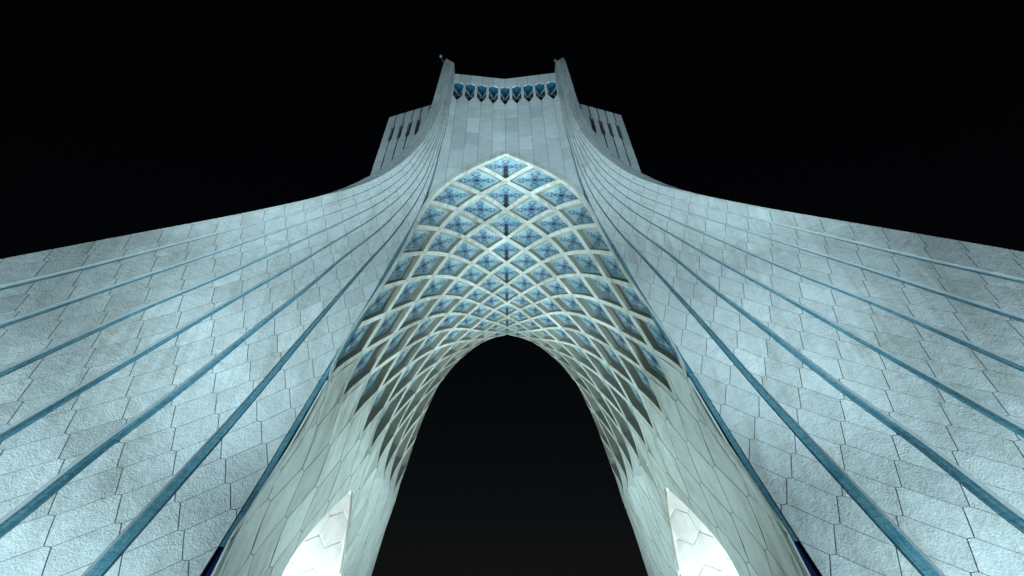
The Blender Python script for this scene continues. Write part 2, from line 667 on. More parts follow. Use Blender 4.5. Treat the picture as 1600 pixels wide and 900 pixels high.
face_items = []
face_back = MB()
for i in range(-60, 61):
    for j in range(-60, 61):
        o = ORG + i * T1 + j * T2
        if not (-2 < o[1] < 47):
            continue
        zc = min(max(o[1], 0.0), 45.9)
        ox = lean(o)[0]
        if ox < rx(0, zc) - 3.5 or ox > rx(7, zc) + 2.5:
            continue
        hexa = [o, o + E2, o + E2 + E3, o + E2 + E3 - E1, o + E3 - E1, o - E1]
        full = [lean(q) for q in subdiv([np.array(p) for p in hexa], 3)]
        small = [lean(q) for q in subdiv(inset(hexa, 0.0105), 3)]
        for k in range(7):
            res = []
            for src in (small, full):
                p = clip(src, lambda q: q[1] - 0.0)
                p = clip(p, lambda q: RIDGE_TOP[k + 1] - 0.05 - q[1])
                if len(p) < 3:
                    break
                if max(q[0] for q in p) < min(rx(k, q[1]) for q in p) or min(q[0] for q in p) > max(rx(k + 1, q[1]) for q in p):
                    break
                p = clip(p, lambda q: rdist(k, q) - (groove(k, q[1]) / 2 if k else 0.0), 3)
                if len(p) < 3:
                    break
                p = clip(p, lambda q: -rdist(k + 1, q) - groove(k + 1, q[1]) / 2, 3)
                if len(p) < 3:
                    break
                res.append(p)
            if len(res) < 2 or poly_area(res[0]) < 0.0008:
                continue
            v, f = slab_mesh(res[0], P_face, N_face, thick=0.03, jit=0.0015, tilt=0.002)
            face_items.append([screen_area(v, len(res[0])), None, v, f, None])
            pb = [P_face(*q) + N_face(*q) * 0.008 for q in res[1]]
            face_back.add(pb, [tuple(range(len(pb)))])
# channel walls behind the slabs
chan = MB()
for k in range(0, 8):
    zt = RIDGE_TOP[k] - 0.06
    zs = np.concatenate([np.linspace(0, 24, 60), np.linspace(24, zt, 30)[1:]])
    for side in (-1, 1):
        if (k == 0 and side == -1) or (k == 7 and side == 1):
            continue
        rows = []
        for z in zs:
            m = np.interp(z, RIDGE_X[k][0], RIDGE_X[k][2])
            hw = (groove(k, z) / 2 if k else 0.0) + 0.004
            x = rx(k, z) + side * hw * math.sqrt(1 + m * m)
            n = N_face(x, z)
            p = P_face(x, z)
            deep = (0.27 + 1.0 * groove(k, z) if k < 7 else 0.12 + 0.4 * groove(k, z)) if k else 0.8
            rows.append([p + n * 0.018, p + n * deep])
        chan.grid(rows)
leg_face_L = part_root('leg_face', face_back, M_JOINT)
leg_face_R = mirror(leg_face_L, tower)
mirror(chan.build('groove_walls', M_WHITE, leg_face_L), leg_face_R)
for it in face_items:
    it[1] = (leg_face_L, leg_face_R)
emit(face_items, 'panel', 300, M_FACE, 'small_panels')
# turquoise strips on the groove floors
for k in range(1, 8):
    zt = RIDGE_TOP[k] - 0.06
    zlow = 5.0 if k == 7 else 0.0
    zs = np.concatenate([np.linspace(zlow, 24, 70), np.linspace(24, zt, 30)[1:]])
    mb = MB()
    rows, uv, run, last = [], [], 0.0, None
    for z in zs:
        m = np.interp(z, RIDGE_X[k][0], RIDGE_X[k][2])
        q_ = math.sqrt(1 + m * m)
        gw = groove(k, z)
        x = rx(k, z)
        n = N_face(x, z)
        dp = 0.08 + 0.38 * gw if k < 7 else 0.02 + 0.1 * gw
        xa, xb = x - (gw / 2 + 0.02) * q_, x + (0.12 if k < 7 else 0.30) * gw * q_
        a, b = P_face(xa, z) + n * dp, P_face(xb, z) + n * (dp + 0.10 * gw)
        c_ = (a + b) / 2 - n * 0.05 * gw
        dd_ = 0.28 + 1.0 * gw if k < 7 else 0.10 + 0.4 * gw
        e_ = P_face(xb, z) + n * dd_
        g_ = P_face(x + (gw / 2 + (0.02 if k < 7 else -0.01)) * q_, z) + n * dd_
        run += 0 if last is None else float(np.linalg.norm(c_ - last))
        last = c_
        rows.append([a, c_, b, e_, g_])
        uv += [(run, 0), (run, gw * 0.4), (run, gw * 0.75), (run, gw), (run, gw * 1.2)]
    mb.grid(rows, uv)
    s = mb.build('tile_strip', M_STRIP, leg_face_L, uv=True)
    mirror(s, leg_face_R)
# navy ribbed tile at the foot of the innermost strip
mb = MB()
zz = np.arange(0.0, 4.98, 0.085)
for z in zz:
    x = rx(7, z + 0.04)
    n = N_face(x, z)
    hw = groove(7, z) / 2
    q = [P_face(rx(7, z + dz) + sx * hw, z + dz) + n * (0.10 + (0.0 if 0.012 < dz < 0.06 else 0.03)) for dz in (0.0, 0.012, 0.06, 0.085) for sx in (-1, 1)]
    mb.add(q, [(0, 1, 3, 2), (2, 3, 5, 4), (4, 5, 7, 6)])
nv = mb.build('navy_tile_strip', M_NAVY, leg_face_L)
mirror(nv, leg_face_R)

# --- grey blade sides that close the faces towards the back
BLADE_PX = [(697, 91), (694, 97), (687, 120), (674.5, 162.5), (660, 195), (643, 218), (627, 237.5), (609, 253), (591, 267), (575, 276), (550, 288.5), (520, 300), (490, 309)]
blade = []
for x, y in BLADE_PX:
    p = hit(x, y, lambda X, Z: face_y(X, Z) + 1.5)
    blade.append(p)
blade = np.array(blade)
bz = blade[::-1, 2]
fbx, fby = pchip(bz, blade[::-1, 0]), pchip(bz, blade[::-1, 1])
zb0, zb1 = bz[0], bz[-1]
z00 = RIDGE_TOP[0]


def P_blade(a, t):
    """a across (0 at the ridge, 1 at the back edge), t along (0 low, 1 top)."""
    zf = zb0 - 0.6 + (z00 - zb0 + 0.6) * t
    zk = zb0 + (zb1 - zb0) * t
    f = np.array([rx(0, zf), face_y(rx(0, zf), zf), zf])
    g = np.array([float(fbx(zk)), float(fby(zk)), zk])
    return f + (g - f) * a


def N_blade(a, t):
    e = 1e-3
    u = P_blade(a + e, t) - P_blade(a - e, t)
    v = P_blade(a, min(t + e, 1)) - P_blade(a, max(t - e, 0))
    n = np.cross(u, v)
    n /= np.linalg.norm(n)
    return n if n[1] > 0 else -n


mb = MB()
mb.grid([[P_blade(a, t) + N_blade(a, t) * 0.05 for a in (0.0, 0.5, 1.0)] for t in np.linspace(0, 1, 50)])
# ruled back shell from the ridge edge and back edge to the rear half of the tower
RY = 30.0
rows = []
for z in np.linspace(0, 22.5, 24):
    f = np.array([rx(0, z), face_y(rx(0, z), z), z])
    rows.append([f + (0, 0.8, 0.0), np.array([f[0] + 2.5, RY, z * 0.92]), np.array([f[0], 2 * RY - f[1], z])])
mb.grid(rows)
rows = []
for t in np.linspace(0, 1, 30):
    g = P_blade(1.0, t)
    rows.append([g, g + (0.6, 1.5, 0)])
mb.grid(rows)
bl_L = part_root('blade_side', mb, M_WALL)
bl_R = mirror(bl_L, tower)
ts = np.linspace(0, 1, 17)
for i in range(16):
    t0, t1 = ts[i], ts[i + 1]
    sh = 0.022
    cuts = [0.0, 0.55, 1.0] if i % 2 else [0.0, 0.4, 1.0]
    for c0, c1 in zip(cuts[:-1], cuts[1:]):
        q = [np.array(p) for p in ((c0, min(max(t0 + sh * c0, 0), 1)), (c1, min(t0 + sh * c1, 1)), (c1, min(t1 + sh * c1, 1)), (c0, min(t1 + sh * c0, 1)))]
        if abs(q[2][1] - q[1][1]) < 1e-4:
            continue
        g = 0.02
        q[0] += (g, 0.0006); q[1] += (-g, 0.0006); q[2] += (-g, -0.0006); q[3] += (g, -0.0006)
        v, f = slab_mesh(subdiv(q, 3), P_blade, N_blade, thick=0.06, jit=0.004, tilt=0.0)
        o = link('side_slab', v, f, M_WALL, bl_L)
        mirror(o, bl_R)

# ------------------------------------------------------------------ coffered vault: nodes (s along the passage, d away from the crown)
NODES = {
    (0, 0): (790.5, 241), (2, 0): (790.5, 281), (4, 0): (791.5, 329.5), (6, 0): (792, 373.5), (8, 0): (792, 411.5), (10, 0): (792, 446.5), (12, 0): (792, 475.4), (14, 0): (792.3, 495.7), (16, 0): (792.5, 512), (18, 0): (792.5, 521),
    (1, 1): (748.5, 260.5), (3, 1): (755, 305), (5, 1): (759.6, 350.3), (7, 1): (764.6, 392), (9, 1): (768, 428.2), (11, 1): (771.3, 460.7), (13, 1): (773.5, 484.7), (15, 1): (776.5, 505.5), (17, 1): (777, 519.5),
    (2, 2): (702, 283.5), (4, 2): (714, 326.5), (6, 2): (726, 370.7), (8, 2): (736, 411), (10, 2): (743.5, 447.5), (12, 2): (749, 474.7), (14, 2): (754, 498.5), (16, 2): (757.3, 517.8), (18, 2): (756.5, 527.5),
    (3, 3): (671, 315), (5, 3): (688.5, 358.5), (7, 3): (702.5, 400), (9, 3): (714.7, 436.3), (11, 3): (724.8, 467.5), (13, 3): (730.7, 493), (15, 3): (735.7, 516.5), (17, 3): (737.5, 532.5), (19, 3): (735.5, 541),
    (4, 4): (649.5, 355), (6, 4): (664, 395.5), (8, 4): (678.7, 432), (10, 4): (691.5, 463.5), (12, 4): (701.3, 490.8), (14, 4): (708.5, 514), (16, 4): (713, 534.8), (18, 4): (714, 550.5),
    (5, 5): (622, 400.5), (7, 5): (634, 438.5), (9, 5): (649.3, 471), (11, 5): (660.7, 500), (13, 5): (670.5, 524.8), (15, 5): (677.3, 546.3), (17, 5): (683, 567),
    (6, 6): (593.5, 449), (8, 6): (602.5, 491.5), (10, 6): (615, 520.5), (12, 6): (626.3, 550), (14, 6): (635.5, 573.5), (16, 6): (644, 596), (18, 6): (648.5, 614.7), (20, 6): (653, 632), (22, 6): (654.5, 648),
    (7, 7): (556, 514), (9, 7): (565, 555), (11, 7): (579.5, 585.3), (13, 7): (590.5, 612), (15, 7): (602, 637.5), (17, 7): (610, 660), (19, 7): (618, 679.5), (21, 7): (624, 697), (23, 7): (630, 714), (25, 7): (635, 729),
    (8, 8): (512, 592), (10, 8): (531, 629), (12, 8): (548, 660), (14, 8): (562, 686.5), (16, 8): (575, 710), (18, 8): (587.5, 731), (20, 8): (598.5, 750), (22, 8): (608, 765), (24, 8): (614.5, 777), (25.5, 8): (617, 785), (19, 5): (687, 584), (21.3, 5): (690, 597), (20.8, 4): (712, 568),
    (18.4, 0): (792.6, 522.8), (18.7, 1): (777, 526.5), (19.5, 2): (756, 534.7), (20.5, 3): (733, 551.5), (23, 6): (657.5, 668), (24.8, 7): (637.5, 726),
}
SIL = [18.4, 18.7, 19.5, 20.5, 20.8, 21.3, 23.0, 24.8, 25.6]          # where the soffit turns out of sight
STEP = 0.83
FY = []
for d in range(9):
    x, y = NODES[(d, d)]
    p = hit(x, y, wall_y if d < 3 else face_y)
    FY.append(p[1] - (0.06 if d < 3 else 0.0))
FY = np.poly1d(np.polyfit(range(9), FY, 3))


def node_y(s, d):
    return FY(d) + STEP * (s - d)


rowsA, bx_, bz_, wt = [], [], [], []
for (s, d), (x, y) in NODES.items():
    p = hit_y(x, y, node_y(s, d))
    t = (s - d) / 10.0
    e = d / 8.0
    rowsA.append((t, e, p[0], p[2]))
    wt.append(2.5 if s >= SIL[int(d)] - 1.2 or s == d else 1.0)
rowsA = np.array(rowsA)
EXPX = [(i, j) for i in range(4) for j in range(1, 6)]
EXPZ = [(i, j) for i in range(4) for j in range(0, 6)]
AX = np.stack([rowsA[:, 0] ** i * rowsA[:, 1] ** j for i, j in EXPX], 1)
AZ = np.stack([rowsA[:, 0] ** i * rowsA[:, 1] ** j for i, j in EXPZ], 1)
wt = np.array(wt)
KX = np.linalg.lstsq(AX * wt[:, None], rowsA[:, 2] * wt, rcond=None)[0]
KZ = np.linalg.lstsq(AZ * wt[:, None], rowsA[:, 3] * wt, rcond=None)[0]


SD = np.array(list(NODES.keys()), float)
resX = rowsA[:, 2] - AX @ KX
resZ = rowsA[:, 3] - AZ @ KZ
KM = np.exp(-(((SD[:, None, :] - SD[None, :, :]) ** 2).sum(2)) / (2 * 2.2 ** 2)) + 0.12 * np.eye(len(SD))
RA, RB = np.linalg.solve(KM, resX), np.linalg.solve(KM, resZ)


def P_vault8(s, d):
    sl = float(np.interp(abs(d), range(9), SIL))
    if s <= sl:
        return P_poly(s, d)
    p = P_poly(sl, d)                                  # past the turning edge the soffit swings up and out again
    v = p - CAM
    e = abs(d) / 8.0
    out = np.array([(-1.0 if d > 0 else 1.0) * e, 0.0, 1.0 - 0.8 * e])
    out /= np.linalg.norm(out)
    return p + v * (STEP * (s - sl) / v[1]) + out * (0.022 * (s - sl) ** 2)


def P_poly(s, d):
    sg = -1.0 if d < 0 else 1.0
    d = abs(d)
    t, e = (s - d) / 10.0, d / 8.0
    x = sum(c * t ** i * e ** j for c, (i, j) in zip(KX, EXPX))
    z = sum(c * t ** i * e ** j for c, (i, j) in zip(KZ, EXPZ))
    kk = np.exp(-((SD[:, 0] - s) ** 2 + (SD[:, 1] - d) ** 2) / (2 * 2.2 ** 2))
    x += float(kk @ RA) * min(d, 1.0)
    z += float(kk @ RB)
    return np.array([x * sg, node_y(s, d), z])          # left side is d > 0


err = [np.linalg.norm(project(P_vault8(s, d))[0] - np.array(px)) for (s, d), px in NODES.items()]
print('vault fit error px: mean %.2f max %.2f' % (np.mean(err), np.max(err)), [(k, round(e, 1)) for k, e in zip(NODES, err) if e > 2.5])

# lower soffit of the leg: Coons patch from row d = 8 down to the ground
SP = 17.6                                              # s - 8 at the turning edge
DMAX = 15.4
e_top, t_top = P_vault8(8, 8), P_vault8(8 + SP, 8)
EDGE_PX = [(468, 677), (424, 741), (372, 822), (335, 897)]
e_pts = [e_top] + [hit(*p) for p in EDGE_PX]
g_dir = (e_pts[-1] - e_pts[-2]) / (e_pts[-2][2] - e_pts[-1][2])
e_pts.append(e_pts[-1] + g_dir * e_pts[-1][2])
TURN_PX = [(597.5, 839.5), (577, 900)]
t_pts = [t_top] + [hit_y(x, y, t_top[1]) for x, y in TURN_PX]
g_dir = (t_pts[-1] - t_pts[-2]) / (t_pts[-2][2] - t_pts[-1][2])
t_pts.append(t_pts[-1] + g_dir * t_pts[-1][2])


def curve_by_z(pts):
    pts = np.array(pts)[::-1]
    fx, fy_ = pchip(pts[:, 2], pts[:, 0]), pchip(pts[:, 2], pts[:, 1])
    z1 = pts[-1, 2]
    return lambda q: np.array([float(fx(z1 * (1 - q))), float(fy_(z1 * (1 - q))), z1 * (1 - q)])


C_E, C_T = curve_by_z(e_pts), curve_by_z(t_pts)
E_G, T_G = C_E(1.0), C_T(1.0)


def P_low(sp, d):
    u, q = sp / SP, (d - 8) / (DMAX - 8)
    top = P_vault8(8 + sp, 8)
    bot = E_G + (T_G - E_G) * u + np.array([-0.5 * math.sin(math.pi * min(max(u, 0), 1)), 0, 0])
    qq = min(max(q, 0.0), 1.0)
    ce, ct = C_E(qq), C_T(qq)
    lin = (1 - u) * ce + u * ct
    ver = (1 - q) * top + q * bot
    bil = (1 - q) * ((1 - u) * e_top + u * t_top) + q * ((1 - u) * E_G + u * T_G)
    return lin + ver - bil


def P_sof(s, d):
    if abs(d) <= 8:
        return P_vault8(s, d)
    p = P_low(s - 8, abs(d))
    if d < 0:
        p[0] = -p[0]
    return p


def N_sof(s, d):
    e = 0.02
    d1, d0 = d + e, d - e
    u = P_sof(s + e, 0) - P_sof(s - e, 0)
    n0 = np.array([0, -u[2], u[1]])
    n0 /= np.linalg.norm(n0)
    if abs(d) < 0.03:                                  # the crown is a crease: look up along the bisector
        return n0
    u = P_sof(s + e, d) - P_sof(s - e, d)
    v = P_sof(s, d1) - P_sof(s, d0)
    n = np.cross(u, v)
    n /= np.linalg.norm(n)
    c = P_sof(s, d)
    ref = np.array([c[0], 0, 8.0 if abs(d) < 8 else 0.5])
    n = n if n @ ref > 0 else -n
    k = min(abs(d) / 1.2, 1.0)
    if k < 1:
        n = n0 * (1 - k) + n * k
        n /= np.linalg.norm(n)
    return n


vault_mb = MB()
def deep_at(i, j):
    d = abs(i - j)
    base = np.interp(d, [0, 3, 5, 8], [0.46, 0.48, 0.50, 0.50])
    thin = np.interp(i + j - d, [0, 6, 14, 20], [1.0, 0.80, 0.48, 0.42])
    k = np.interp(d, [1, 6], [0.0, 1.0])
    left = (float(np.interp(d, range(9), SIL)) - i - j) / 2.0
    flank = np.interp(i + j - d, [0, 4, 12], [0.56, 0.70, 0.95])
    edge = min(max(left, 0.3), 1.0)
    edge = edge + (1 - edge) * min(max((d - 1.0) / 2.0, 0.0), 1.0)
    return float(base * (thin * (1 - k) + flank * k) * edge)


DEL, DELB = 0.080, 0.112
cells = []
for i in range(0, 22):
    for j in range(0, 22):
        d = i - j
        if abs(d) > 7:
            continue
        if i + j > SIL[abs(d)] + 3.0:
            continue
        cells.append((i, j))
cellset = set(cells)


def P_ij(i, j):
    return P_sof(i + j, i - j)


def N_ij(i, j):
    return N_sof(i + j, i - j)


ncache = {}


def NJ(i, j):
    k = (round(i, 4), round(j, 4))
    if k not in ncache:
        ncache[k] = N_ij(i, j)
    return ncache[k]


tile_items, rib_items, crown_marks = [], [], []
NT = 5
for (i, j) in cells:
    us = np.linspace(DELB - 0.012, 1 - DELB + 0.012, NT)
    v, uv = [], []
    for a in us:
        for b in us:
            # keep the crown cells creased exactly on the diagonal
            v.append(P_ij(i + a, j + b) + NJ(i + a, j + b) * deep_at(i + a, j + b))
            uv.append(((a - us[0]) / (us[-1] - us[0]) * 0.998 + 0.001, (b - us[0]) / (us[-1] - us[0]) * 0.998 + 0.001))
    f = []
    for a in range(NT - 1):
        for b in range(NT - 1):
            q = (a * NT + b, (a + 1) * NT + b, (a + 1) * NT + b + 1, a * NT + b + 1)
            if i == j:
                f += [(q[0], q[1], q[2]), (q[0], q[2], q[3])] if True else [q]
            else:
                f.append(q)
    pr = project(np.array([v[0], v[NT * (NT - 1)], v[-1], v[NT - 1]]))
    tile_items.append([poly_area(pr) if i + j <= SIL[abs(i - j)] else 0.0, i, j, v, f, uv])
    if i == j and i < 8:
        crown_marks.append((i, j))

edges = set()
for (i, j) in cells:
    edges |= {((i, j), (i + 1, j)), ((i, j + 1), (i + 1, j + 1)), ((i, j), (i, j + 1)), ((i + 1, j), (i + 1, j + 1))}
NS = 6
for (n0, n1) in sorted(edges):
    di, dj = n1[0] - n0[0], n1[1] - n0[1]
    front = (dj == 0 and n0[1] == 0) or (di == 0 and n0[0] == 0)
    # sides: +1 / -1 across the member
    tip = 0.004
    rows = {-1: [], 0: [], 1: []}
    for k in range(NS + 1):
        t = k / NS
        tm = tip + (1 - 2 * tip) * t
        te = DEL + (1 - 2 * DEL) * t
        for sd in (-1, 0, 1):
            if sd == 0:
                a, b = n0[0] + di * tm, n0[1] + dj * tm
            else:
                off = DEL * sd
                if front and ((dj == 0 and sd == -1) or (di == 0 and sd == -1)):
                    rows[sd].append(None)
                    continue
                a, b = n0[0] + di * te + (off if di == 0 else 0), n0[1] + dj * te + (off if dj == 0 else 0)
                tb, ob = DELB + (1 - 2 * DELB) * t, DELB * sd
                a2, b2 = n0[0] + di * tb + (ob if di == 0 else 0), n0[1] + dj * tb + (ob if dj == 0 else 0)
            p = P_ij(a, b)
            rows[sd].append((p, None if sd == 0 else P_ij(a2, b2) + NJ(a2, b2) * (deep_at(a2, b2) + 0.01)))
    v, f = [], []

    def put(seq, dep):
        st = len(v)
        for p, back in seq:
            v.append(back if dep else p)
        return st
    c0 = put(rows[0], 0)
    nf = None
    for sd in (-1, 1):
        if rows[sd][0] is None:
            continue
        a0 = put(rows[sd], 0)
        b0 = put(rows[sd], 1)
        for k in range(NS):
            f.append((c0 + k, c0 + k + 1, a0 + k + 1, a0 + k))
            f.append((a0 + k, a0 + k + 1, b0 + k + 1, b0 + k))
    s_mid, d_mid = (n0[0] + n1[0] + n0[1] + n1[1]) / 2, abs((n0[0] + n1[0]) - (n0[1] + n1[1])) / 2
    seen = s_mid <= np.interp(d_mid, range(9), SIL) + 0.3
    outline = [rows[0][0][0], rows[0][-1][0]]
    pr = project(np.array([r[0] for r in rows[0]] + [r[0] for r in (rows[1] if rows[1][0] is not None else rows[-1])][::-1]))
    rib_items.append([poly_area(pr) if seen else 0.0, None, v, f, None])
    RIB_SIDES = NS

# flat shell behind the tiles (parent of ribs and tiles)
for (i, j) in cells:
    q = [P_ij(i + a, j + b) + NJ(i + a, j + b) * (deep_at(i + a, j + b) + 0.12) for a, b in ((0, 0), (1, 0), (1, 1), (0, 1))]
    vault_mb.add(q, [(0, 1, 2, 3)])
vault = part_root('coffered_vault', vault_mb, M_JOINT)
for it in rib_items:
    it[1] = (vault, None)
emit(rib_items, 'rib', 300, M_RIB, 'hidden_ribs')
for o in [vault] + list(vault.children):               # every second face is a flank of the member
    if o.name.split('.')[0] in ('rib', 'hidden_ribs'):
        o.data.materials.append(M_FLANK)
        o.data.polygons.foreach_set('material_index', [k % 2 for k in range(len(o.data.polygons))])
emit([[t[0], (vault, None), t[3], t[4], t[5]] for t in tile_items], 'painted_tile', 300, M_TILE, 'hidden_tiles')
# dark brown keyhole-shaped marks standing just proud of the crown tiles
for (i, j) in crown_marks:
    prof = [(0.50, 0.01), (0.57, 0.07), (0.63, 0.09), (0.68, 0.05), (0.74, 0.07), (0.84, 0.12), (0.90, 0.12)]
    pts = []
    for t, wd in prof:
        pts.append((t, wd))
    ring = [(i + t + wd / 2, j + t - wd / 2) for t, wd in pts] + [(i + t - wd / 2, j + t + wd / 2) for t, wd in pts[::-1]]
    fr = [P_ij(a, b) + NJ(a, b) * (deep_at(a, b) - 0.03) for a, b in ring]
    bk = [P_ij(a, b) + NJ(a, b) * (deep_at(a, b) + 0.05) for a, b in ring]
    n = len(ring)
    link('niche', fr + bk, [tuple(range(n))] + [(k, (k + 1) % n, (k + 1) % n + n, k + n) for k in range(n)], M_MARK, vault)

# front rim of the arch: one moulded length between each pair of rib ends
rim_path = lambda t: P_vault8(t, t)
for sgn in (1, -1):
    for k in range(8):
        rows = []
        for t in np.linspace(k + 0.002, k + 0.998, 7):
            p = P_vault8(t, t * sgn)
            tg = P_vault8(t + 0.02, (t + 0.02) * sgn) - P_vault8(max(t - 0.02, 0), max(t - 0.02, 0) * sgn)
            tg /= np.linalg.norm(tg)
            out = np.cross(tg, (0, 1, 0))
            out /= np.linalg.norm(out)
            if out[2] < 0:
                out = -out
            wd = np.interp(t, [0, 2.5, 4, 8], [0.42, 0.30, 0.07, 0.05])
            fw = -0.05
            a = p + np.array([0, 0.02, 0])
            rows.append([a, p + np.array([0, fw, 0]) + out * 0.03, p + np.array([0, fw, 0]) + out * wd, p + out * (wd + 0.03) + np.array([0, 0.35, 0])])
        m2 = MB()
        m2.grid(rows)
        m2.build('arch_rim', M_RIB, vault)

# ------------------------------------------------------------------ lower leg soffits with the lateral arch openings
OPEN_L = [(552, 763), (537, 777), (522, 791), (505, 809), (488, 828), (474, 845), (461.5, 862), (450, 881), (441, 899)]
OPEN_R = [(552, 763), (548.5, 805.5), (541, 855), (533, 899)]
gs, gd = np.linspace(0, SP, 60), np.linspace(8, DMAX, 60)
gp = np.array([[project(P_low(a, b))[0] for b in gd] for a in gs])


def invert(px):
    dd = np.hypot(gp[:, :, 0] - px[0], gp[:, :, 1] - px[1])
    i, j = np.unravel_index(np.argmin(dd), dd.shape)
    q = np.array([gs[i], gd[j]])
    for _ in range(20):
        e = 1e-3
        f0 = project(P_low(*q))[0]
        J = np.stack([(project(P_low(q[0] + e, q[1]))[0] - f0) / e, (project(P_low(q[0], q[1] + e))[0] - f0) / e], 1)
        q = q + np.clip(np.linalg.solve(J, np.array(px) - f0), -1, 1)
    return q


oL = [invert(p) for p in OPEN_L]
oR = [invert(p) for p in OPEN_R]
dl, dr_ = oL[-1] - oL[-2], oR[-1] - oR[-2]
oL.append(np.array([oL[-1][0] + dl[0] / dl[1] * (DMAX - oL[-1][1]) * 0.6, DMAX + 0.3]))
oR.append(np.array([oR[-1][0] + dr_[0] / dr_[1] * (DMAX - oR[-1][1]) * 0.3, DMAX + 0.3]))
print('opening', [p.round(2).tolist() for p in oL], [p.round(2).tolist() for p in oR])
OPEN = np.array(oL[::-1] + oR[1:])


def sd_poly(p, poly=OPEN):
    """Signed distance, positive outside."""
    a, b = poly, np.roll(poly, -1, 0)
    ab = b - a
    t = np.clip(((p - a) * ab).sum(1) / (ab * ab).sum(1), 0, 1)
    dd = np.hypot(*(p - a - ab * t[:, None]).T).min()
    c = ((a[:, 1] > p[1]) != (b[:, 1] > p[1])) & (p[0] < (b[:, 0] - a[:, 0]) * (p[1] - a[:, 1]) / (b[:, 1] - a[:, 1] + 1e-12) + a[:, 0])
    return -dd if c.sum() % 2 else dd


def P_sl(s, d):
    return P_sof(s + 8, d)


def N_sl(s, d):
    return N_sof(s + 8, d)


TR = 0.16
low_items, low_back = [], MB()
for dc in range(8, 17):
    for sc in range(-2, 24):
        if (sc + 8 + dc) % 2 == 0:
            continue
        c = np.array([sc, dc], float)
        hexa = [c + (TR - 1, 0), c + (-TR, -1), c + (TR, -1), c + (1 - TR, 0), c + (TR, 1), c + (-TR, 1)]
        if dc == 8:                                    # top course: leave the half rib
            hexa = [c + (TR - 1, 0), c + (0, -1 + 2 * DEL), c + (1 - TR, 0), c + (TR, 1), c + (-TR, 1)]
            sm = inset(hexa, [0.02, 0.02, 0.02, 0.009, 0.02])
            fu = [np.array(p) for p in hexa]
        else:
            sm, fu = inset(hexa, [0.02, 0.009, 0.02, 0.02, 0.009, 0.02]), [np.array(p) for p in hexa]
        res = []
        for src in (sm, fu):
            p = subdiv([np.array(q) for q in src], 3)
            lim = 0.012 if src is sm else 0.0
            p = clip(p, lambda q: q[0] - lim - max(0.0, 8 - q[1]))
            p = clip(p, lambda q: SP + 1.5 - q[0]) if len(p) > 2 else p
            p = clip(p, lambda q: DMAX - q[1]) if len(p) > 2 else p
            p = clip(p, lambda q: sd_poly(q) - lim, 8) if len(p) > 2 else p
            res.append(p)
        if len(res[0]) < 3 or len(res[1]) < 3 or poly_area(res[0]) < 0.02:
            continue
        v, f = slab_mesh(res[0], P_sl, N_sl, thick=0.08, jit=0.002, tilt=0.0)
        low_items.append([screen_area(v, len(res[0])), None, v, f, None])
        pb = [P_sl(*q) + N_sl(*q) * 0.010 for q in res[1]]
        low_back.add(pb, [tuple(range(len(pb)))])
# jamb of the lateral opening
ring = [q for q in subdiv(list(OPEN), 3)]
rows = [[P_sl(min(max(q[0], 0.0), SP), min(q[1], DMAX)) + N_sl(min(max(q[0], 0.1), SP), min(q[1], DMAX - 0.05)) * t for q in ring + ring[:1]] for t in (0.015, 0.12)]
low_back.grid(rows)
# narrow return between the face edge and the soffit
rows = []
for z in np.linspace(0, 11.6, 30):
    q = 1 - z / e_top[2]
    p = C_E(min(max(q, 0), 1))
    x7 = rx(7, z) + groove(7, z) / 2
    rows.append([np.array([x7, face_y(x7, z) + 0.10, z]), np.array([(x7 + p[0]) / 2, p[1] + 0.05, z]), p + (0.0, 0.0, 0.0)])
low_back.grid(rows)
low_L = part_root('leg_soffit', low_back, M_JOINT)
low_R = mirror(low_L, tower)
for it in low_items:
    it[1] = (low_L, low_R)
emit(low_items, 'slab', 300, M_REV, 'edge_slabs')

# vertical moulded fillets along the front of the soffit
for a0, a1, dep in ((0.02, 0.40, -0.05), (0.42, 0.72, -0.02)):
    rows = []
    for d in np.linspace(8.35, DMAX, 30):
        p0, p1 = P_low(a0, d), P_low(a1, d)
        n = N_sl(max(a0, 0.05), d)
        pm = (p0 + p1) / 2 + n * dep
        rows.append([p0 + n * 0.03, p0 * 0.7 + p1 * 0.3 + n * dep, p0 * 0.3 + p1 * 0.7 + n * dep, p1 + n * 0.03])
    m2 = MB()
    m2.grid(rows)
    o = m2.build('edge_fillet', M_REV, low_L)
    mirror(o, low_R)

# lit inner wall of the lateral passage, seen through the opening
PB = 3.6
pas = MB()
smin, smax, dmin = OPEN[:, 0].min() - 3.0, 16.9, OPEN[:, 1].min() - 1.0


def P_pas(s, d):
    p = P_low(s, d)
    off = PB * math.sqrt(max(0.004, 1 - ((s - 8.0) / 9.0) ** 2))
    return p + np.array([-off, 0.0, 0.0]) + np.array([0.25, 0, 0]) * (12.5 - d) * 0.3


def N_pas(s, d):
    e = 0.05
    n = np.cross(P_pas(s + e, d) - P_pas(s - e, d), P_pas(s, d + e) - P_pas(s, d - e))
    n /= np.linalg.norm(n)
    return n if n[0] < 0 else -n


